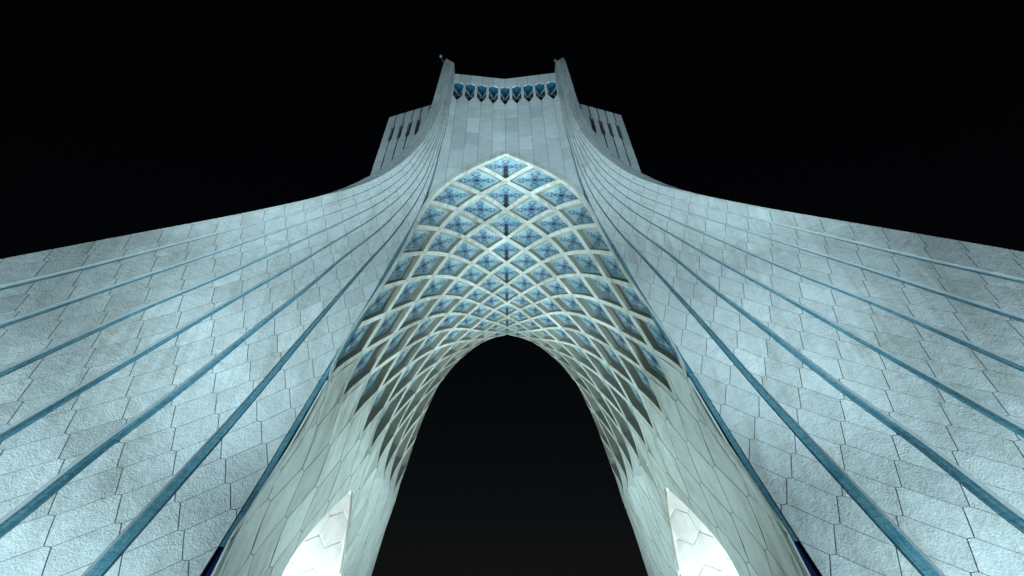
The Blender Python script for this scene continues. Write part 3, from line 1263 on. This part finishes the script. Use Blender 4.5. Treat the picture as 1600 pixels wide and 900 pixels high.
pas.grid([[P_pas(a, b) + N_pas(a, b) * 0.06 for b in np.linspace(dmin, DMAX, 8)] for a in np.linspace(smin, smax, 10)])
for a in (smin, smax):
    pas.grid([[P_pas(a, b) + N_pas(a, b) * 0.06, P_low(min(max(a, 0), SP), b) + N_sl(min(max(a, 0.1), SP - 0.1), b) * 0.12] for b in np.linspace(dmin, DMAX, 8)])
pas.grid([[P_pas(a, dmin) + N_pas(a, dmin) * 0.06, P_low(min(max(a, 0), SP), dmin) + N_sl(min(max(a, 0.1), SP - 0.1), dmin) * 0.12] for a in np.linspace(smin, smax, 10)])
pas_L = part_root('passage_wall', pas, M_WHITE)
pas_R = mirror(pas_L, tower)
a = np.array
for r_ in range(0, 7):
    for c_ in range(-1, 9):
        cc = a([smin + 0.6 + c_ * 1.8 + (0.9 if r_ % 2 else 0), dmin + 0.3 + r_ * 0.98])
        hx = [cc + q for q in (a([-0.6, 0.65]), a([-1.2, 0]), a([-0.6, -0.65]), a([0.6, -0.65]), a([1.2, 0]), a([0.6, 0.65]))]
        # stretch into an interlocking honeycomb
        hx = [cc + (q - cc) * a([0.75, 1.0]) for q in hx]
        hx = [cc + q for q in (a([0, -0.65]), a([0.9, -0.33]), a([0.9, 0.33]), a([0, 0.65]), a([-0.9, 0.33]), a([-0.9, -0.33]))]
        p = subdiv(inset(hx, 0.028), 2)
        p = clip(p, lambda q: DMAX - q[1])
        p = clip(p, lambda q: q[0] - smin) if len(p) > 2 else p
        p = clip(p, lambda q: smax - q[0]) if len(p) > 2 else p
        if len(p) < 3 or poly_area(p) < 0.05:
            continue
        v, f = slab_mesh(p, P_pas, N_pas, thick=0.08, jit=0.003, tilt=0.0)
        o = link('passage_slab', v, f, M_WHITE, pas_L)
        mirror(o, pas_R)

# ------------------------------------------------------------------ central wall with the row of niches
COLW = 1.02
ZTOP, ZBAND = 43.95, 38.25
arch_t = np.linspace(0, 4.2, 120)
arch_pts = np.array([P_vault8(t, t) for t in arch_t])


def arch_z(x):
    return np.interp(-abs(x), arch_pts[::-1, 0], arch_pts[::-1, 2])


def P_wall(x, z):
    return np.array([x, wall_y(x), z])


def N_wall(x, z):
    sg = -0.115 if x < 0 else 0.115
    n = np.array([sg, 1.0, 0.0])
    return n / np.linalg.norm(n)


wall_back = MB()
blocks = []


def add_block(poly, seg=3):
    poly = [np.array(p, float) for p in poly]
    p = subdiv(poly, seg) if seg > 1 else poly
    side = 1 if sum(q[0] for q in poly) < 0 else -1

    def f_edge(q):
        return side * q[0] - (rx(7, min(max(q[1], 0.1), 44.0)) - 0.06)
    p = clip(p, f_edge)
    if len(p) > 2:
        p = clip(p, lambda q: q[1] - arch_z(q[0]) - 0.1, 5)
    if len(p) < 3 or poly_area(p) < 0.02:
        return
    blocks.append(slab_mesh(p, P_wall, N_wall, thick=0.08, jit=0.002, tilt=0.0))


g = 0.011
for k in range(-6, 6):
    x0, x1 = k * COLW, (k + 1) * COLW
    ki = k if k >= 0 else -k - 1
    # band with the hexagonal niches
    q = []
    HW = 0.40
    zt = ZTOP
    wl_, wr_ = (abs(k) <= 4), (abs(k + 1) <= 4)
    left = [(x0 + g, zt)] + ([(x0 + g, 42.38), (x0 + HW, 42.1), (x0 + HW, 39.85), (x0 + g, 38.98)] if wl_ else []) + [(x0 + g, ZBAND + g)]
    right = [(x1 - g, ZBAND + g)] + ([(x1 - g, 38.98), (x1 - HW, 39.85), (x1 - HW, 42.1), (x1 - g, 42.38)] if wr_ else []) + [(x1 - g, zt)]
    poly = left + right
    if ki < 4:
        blocks.append(slab_mesh([np.array(p) for p in poly], P_wall, N_wall, thick=0.10, jit=0.002, tilt=0.0))
    else:
        add_block(poly, 1)
    # running blocks below, staggered
    z = ZBAND
    random.seed(100 + ki)
    z_first = [1.5, 0.8, 2.1, 1.1, 1.8, 0.6][ki % 6]
    hgt = z_first
    while z > 21:
        zb = z - hgt
        sl = random.uniform(-0.06, 0.06)
        add_block([(x0 + g, z - 0.016), (x0 + g, zb + 0.016), (x1 - g, zb + 0.016), (x1 - g, z - 0.016)])
        z = zb
        hgt = random.choice([1.55, 1.8, 2.1, 2.4])
# mortar bed just behind the blocks, cut round the niches
for k in range(-6, 6):
    x0, x1 = k * COLW, (k + 1) * COLW
    for z0, z1 in [(ZBAND, 38.9), (42.45, ZTOP - 0.02), (21.0, ZBAND)] + ([(38.9, 42.45)] if k in (-6, -5, 4, 5) else []):
        p = subdiv([np.array(q) for q in ((x0, z0), (x1, z0), (x1, z1), (x0, z1))], 5)
        side = 1 if x0 + x1 < 0 else -1
        p = clip(p, lambda q: side * q[0] - (rx(7, min(max(q[1], 0.1), 44.0)) - 0.02))
        p = clip(p, lambda q: q[1] - arch_z(q[0]) - 0.1, 5) if len(p) > 2 else p
        if k in (-5, 4) and z0 == 38.9:
            p = clip(p, lambda q: abs(q[0]) - 4 * COLW - 0.40) if len(p) > 2 else p
        if len(p) > 2:
            wall_back.add([P_wall(*q) + (0, 0.009, 0) for q in p], [tuple(range(len(p)))])
wall_root = part_root('central_wall', wall_back, M_JOINT)
for v, f in blocks:
    link('stone_block', v, f, M_WALL, wall_root)
# niches: two turquoise walls meeting in a corner, a white band below them, dark brown glass at the foot
for k in range(-4, 5):
    xc = k * COLW
    D = 0.80
    HW = 0.40

    def front_z(x, top):
        return 42.38 - 0.28 * abs(x) / HW if top else 38.98 + 0.87 * abs(x) / HW

    back = np.array([xc, float(wall_y(xc)) + D, 0.0])
    for sx in (-1, 1):
        fx = xc + sx * HW
        fp = np.array([fx, float(wall_y(fx)) + 0.04, 0.0])
        bands = [(43.2, 41.2, M_TURQ, 'niche_wall'), (41.2, 40.95, M_WHITE, 'white_band'), (40.95, 38.9, M_GLASS, 'window_glass')]
        for zt, zb, mt, nm in bands:
            dz = 0.32                                  # the bands slope down towards the corner
            mb = MB()
            cf, cb = fp.copy(), back.copy()
            lift = -0.05 if nm == 'window_glass' else 0.0
            cb[1] += lift
            pts = []
            for c, t in ((cf, 0.0), (cb, 1.0)):
                for z in (zt, zb):
                    zz_ = z + (dz * t if nm != 'niche_wall' or z == zb else 0.0)
                    if z == 38.9:
                        zz_ = 38.9
                    pts.append((c[0], c[1], zz_ - (0.5 * t if z == 43.2 else 0.0)))
            mb.add(pts, [(0, 1, 3, 2)])
            mb.build(nm, mt, wall_root)
    # sloping hood that closes the niche above its pointed head
    mb = MB()
    a_, b_, c_ = (xc - HW, float(wall_y(xc - HW)) + 0.04, 42.1), (xc, float(wall_y(xc)) + 0.04, 42.38), (xc + HW, float(wall_y(xc + HW)) + 0.04, 42.1)
    d_ = (xc, float(wall_y(xc)) + D, 42.6)
    mb.add([a_, b_, c_, d_], [(0, 1, 3), (1, 2, 3)])
    mb.build('niche_hood', M_TURQ, wall_root)

# roof slab of the crown
mb = MB()
prof = [(-4.4, 18.2), (0, 18.72), (4.4, 18.2), (4.5, 22.0), (4.5, 38.0), (4.4, 41.8), (0, 41.3), (-4.4, 41.8), (-4.5, 38.0), (-4.5, 22.0)]
n = len(prof)
mb.add([(x, y, 43.6) for x, y in prof] + [(x, y, 43.9) for x, y in prof], [tuple(range(n))[::-1], tuple(range(n, 2 * n))] + [(i, (i + 1) % n, (i + 1) % n + n, i + n) for i in range(n)])
part_root('crown_roof', mb, M_WALL)

# ------------------------------------------------------------------ side wings with tall slits
WX0, WY0, WX1, WY1 = -11.42, 22.3, -6.2, 20.81
wdx, wdy = WX1 - WX0, WY1 - WY0


def wing_f(X, Z):
    return WY0 + (X - WX0) * wdy / wdx


def P_wing(x, z):
    return np.array([x, wing_f(x, z), z])


nw = np.array([-wdy / wdx, 1.0, 0])
nw /= np.linalg.norm(nw)


def N_wing(x, z):
    return nw


slit_px = [(620, 181.5), (633, 178), (646, 174), (659, 170), (672, 166.5)]
slit_x = [hit(x, y, wing_f)[0] for x, y in slit_px]
win_hi = hit(616.8, 197, wing_f)[2]
win_lo = hit(606.8, 219.5, wing_f)[2]
ZW = 44.05
print('wing', [round(x, 2) for x in slit_x], win_hi, win_lo)
mb = MB()
zlow = 25.0
pts = [P_wing(WX0 + 0.02, zlow) + nw * 0.35, P_wing(WX1, zlow) + nw * 0.35, P_wing(WX1, ZW - 0.05) + nw * 0.35, P_wing(WX0 + 0.02, ZW - 0.05) + nw * 0.35]
mb.add(pts, [(0, 1, 2, 3)])
mb.add([P_wing(WX0 + 0.03, zlow), np.array([WX0 + 0.4, 37.7, zlow]), np.array([WX0 + 0.4, 37.7, ZW]), P_wing(WX0 + 0.03, ZW) + nw * 0.02], [(0, 1, 2, 3)])
mb.add([P_wing(WX0 + 0.05, ZW - 0.1), P_wing(WX1, ZW - 0.1), np.array([WX1, 39.2, ZW - 0.1]), np.array([WX0 + 0.4, 37.7, ZW - 0.1])], [(0, 1, 2, 3)])
wing_L = part_root('side_wing', mb, M_DARK)
wing_R = mirror(wing_L, tower)
xs = [WX0] + slit_x + [WX1]
SW, WW = 0.06, 0.19
sh = 0.45
for i in range(len(xs) - 1):
    x0, x1 = xs[i], xs[i + 1]
    zc = ZW
    while zc > zlow:
        zb = zc - (ZW - win_lo + 1.2 if zc == ZW else random.uniform(2.2, 3.2))
        zb = max(zb, zlow)

        def inner(x, sgn):
            has_win = zb < win_lo and zc > win_hi
            if has_win:
                return [(x + sgn * SW, zc), (x + sgn * SW, win_hi + sh), (x + sgn * WW, win_hi), (x + sgn * WW, win_lo), (x + sgn * SW, win_lo - sh * 0.6), (x + sgn * SW, zb)]
            return [(x + sgn * SW, zc), (x + sgn * SW, zb)]
        L = inner(x0, 1) if i > 0 else [(x0, zc), (x0, zb)]
        Rr = inner(x1, -1) if i < len(xs) - 2 else [(x1, zc), (x1, zb)]
        if zc < ZW:
            L[0] = (L[0][0], zc - 0.025)
            Rr[0] = (Rr[0][0], zc - 0.025)
        v, f = slab_mesh([np.array(p) for p in L + Rr[::-1]], P_wing, N_wing, thick=0.33, jit=0.004, tilt=0.0)
        o = link('wing_panel', v, f, M_WALL, wing_L)
        mirror(o, wing_R)
        zc = zb
for x in slit_x[:4]:
    mb = MB()
    for sg in (1,):
        c = P_wing(x, (win_hi + win_lo) / 2) + nw * 0.22
        mb.add([P_wing(x - WW - 0.02, win_lo - 0.2) + nw * 0.2, P_wing(x + WW + 0.02, win_lo - 0.2) + nw * 0.2, P_wing(x + WW + 0.02, win_hi + 0.25) + nw * 0.2, P_wing(x - WW - 0.02, win_hi + 0.25) + nw * 0.2], [(0, 1, 2, 3)])
    o = mb.build('slit_window', M_GLASS, wing_L)
    mirror(o, wing_R)

# ------------------------------------------------------------------ small fittings on the two blade tips
tipL = P_blade(1.0, 1.0)
root = empty('tip_beacon', tuple(tipL + (-0.15, 0.1, -0.8)))
tag(root, 'tiny round white lamp on a bracket at the left blade tip', 'lamp')


def local(mb, r, name, mat):
    return mb.build(name, mat, r)


b0 = np.array(root.location)
mb = MB()
mb.tube([b0, b0 + (-0.35, -0.1, 0.9)], 0.04, 6)
local(mb, root, 'bracket', M_METAL)
mb = MB()
bc = b0 + (-0.40, -0.15, 1.15)
rows = []
for th in np.linspace(0.01, math.pi - 0.01, 8):
    rows.append([bc + 0.17 * np.array([math.sin(th) * math.cos(q), math.sin(th) * math.sin(q), math.cos(th)]) for q in np.linspace(0, 2 * math.pi, 13)])
mb.grid(rows)
local(mb, root, 'globe', M_METAL)

tipR = P_blade(0.0, 1.0) * np.array([-1, 1, 1])
root = empty('lightning_rod', tuple(tipR + (0.05, 0.3, -0.1)))
tag(root, 'thin short metal rod with a ball end on the right blade tip', 'rod')
b0 = np.array(root.location)
mb = MB()
mb.tube([b0, b0 + (0, 0, 0.95)], 0.05, 6)
local(mb, root, 'shaft', M_METAL)
mb = MB()
mb.tube([b0 + (0, 0, 0.9), b0 + (0, 0, 1.0), b0 + (0, 0, 1.18), b0 + (0, 0, 1.26)], [0.05, 0.14, 0.14, 0.04], 8)
local(mb, root, 'ball', M_METAL)

# ------------------------------------------------------------------ plaza
mb = MB()
gx = np.linspace(-400, 400, 9)
mb.grid([[(x, y, 0.0) for x in gx] for y in gx])
pl = mb.build('plaza_ground', stone('plaza_paving', (0.20, 0.20, 0.19), bump=0.3, vary=0.0, stain=0.4))
pl['kind'] = 'structure'


# ------------------------------------------------------------------ floodlights on the plaza
def floodlight(pos, target, power, color, label, group, spot=100, blend=0.7, size=0.35, right=False):
    pos, target = np.array(pos, float), np.array(target, float)
    r = empty('floodlight', tuple(pos))
    tag(r, label, 'floodlight', group)
    d = target - (pos + (0, 0, 0.45))
    d /= np.linalg.norm(d)
    a = np.cross(d, (0, 0, 1.0))
    a /= np.linalg.norm(a)
    u = np.cross(a, d)
    R = np.stack([a, d, u], 1)
    c = np.array([0, 0, 0.45])
    mb = MB()
    mb.box((0, 0, 0.03), (0.5, 0.3, 0.05))
    for sx in (-1, 1):
        mb.box(np.array((0, 0, 0.25)) + a * 0.27 * sx, (0.04, 0.05, 0.44))
    o = mb.build('yoke', M_METAL)
    o.parent = r
    mb = MB()
    f0 = [(-0.22, 0.10, -0.18), (0.22, 0.10, -0.18), (0.22, 0.10, 0.18), (-0.22, 0.10, 0.18)]
    f1 = [(-0.14, -0.14, -0.11), (0.14, -0.14, -0.11), (0.14, -0.14, 0.11), (-0.14, -0.14, 0.11)]
    pts = [c + R @ np.array(p) for p in f0 + f1]
    mb.add(pts, [(4, 5, 6, 7), (0, 1, 5, 4), (1, 2, 6, 5), (2, 3, 7, 6), (3, 0, 4, 7)])
    o = mb.build('housing', M_METAL)
    o.parent = r
    mb = MB()
    mb.add([c + R @ (np.array(p) * (0.94, 0.6, 0.94)) for p in f0], [(0, 1, 2, 3)])
    m, nt, b = M_LENS
    o = mb.build('lens', m)
    o.parent = r
    ld = bpy.data.lights.new('floodlight_beam', 'SPOT')
    ld.energy = power
    ld.color = color
    ld.spot_size = math.radians(spot)
    ld.spot_blend = blend
    ld.shadow_soft_size = size
    lo = bpy.data.objects.new('beam', ld)
    COL.objects.link(lo)
    lo.parent = r
    lo.location = (c + d * 0.16).tolist()
    z = -d
    x = np.cross((0, 0, 1.0), z)
    x /= np.linalg.norm(x)
    y = np.cross(z, x)
    lo.rotation_euler = Matrix(np.stack([x, y, z], 1).tolist()).to_euler()
    return r


M_LENS = new_mat('lamp_lens')
M_LENS[2].inputs['Base Color'].default_value = (0.8, 0.9, 1.0, 1)
M_LENS[2].inputs['Emission Color'].default_value = (0.8, 0.95, 1.0, 1)
M_LENS[2].inputs['Emission Strength'].default_value = 4.0

COOL = (0.61, 0.885, 1.0)
GREEN = (0.655, 0.94, 0.97)
for sx, side, pw in ((-1, 'left', 1.03), (1, 'right', 0.97)):
    floodlight((sx * 9.8, 3.5, 0), (sx * 7.2, 17.0, 21), 16000 * pw, COOL, f'floodlight out on the plaza aimed at the inner edge of the {side} leg face', 'plaza floodlights', spot=66, blend=1.0)
    floodlight((sx * 20.5, 0.5, 0), (sx * 15.5, 13.2, 14), 5600 * pw, COOL, f'floodlight out on the plaza before the outer half of the {side} leg face', 'plaza floodlights', spot=100, blend=1.0)
    floodlight((sx * 10.6, 11.2, 0), (sx * 9.4, 15.8, 15), 1900 * pw, COOL, f'floodlight at the foot of the {side} leg face, nearest the arch', 'plaza floodlights', spot=125, blend=1.0)
    floodlight((sx * 15.6, 8.6, 0), (sx * 13.2, 14.4, 14), 2500 * pw, COOL, f'floodlight at the foot of the {side} leg face, halfway along it', 'plaza floodlights', spot=130, blend=1.0)
    floodlight((sx * 21.5, 6.2, 0), (sx * 18.0, 12.3, 13), 3000 * pw, COOL, f'floodlight at the foot of the {side} leg face, farthest from the arch', 'plaza floodlights', spot=125, blend=1.0)
    floodlight((sx * 14.0, -4.0, 0), (sx * 9.2, 19.0, 37), 44000 * pw, COOL, f'far floodlight behind the others, aimed at the {side} side of the tower top', 'plaza floodlights', spot=38, blend=1.0)
    floodlight((sx * 9.0, -3.0, 0), (-sx * 6.6, 17.5, 37), 15000 * pw, COOL, f'far floodlight aimed across at the tower top, {side} of the axis', 'plaza floodlights', spot=30, blend=1.0)
    floodlight((sx * 5.0, 26.0, 0), (-sx * 5.5, 22.5, 15), 9000 / pw, GREEN, f'floodlight in the passage by the {side} leg, aimed across the vault', 'arch floodlights', spot=115, blend=0.8)
    floodlight((sx * 10.4, 22.5, 0), (sx * 11.6, 23.5, 7), 3300, (0.84, 1.0, 1.0), f'floodlight inside the {side} lateral passage, nearer its mouth', 'passage floodlights', spot=140)
    floodlight((sx * 10.4, 25.5, 0), (sx * 11.2, 26.5, 7), 3600, (0.84, 1.0, 1.0), f'floodlight inside the {side} lateral passage, at its far end', 'passage floodlights', spot=140)
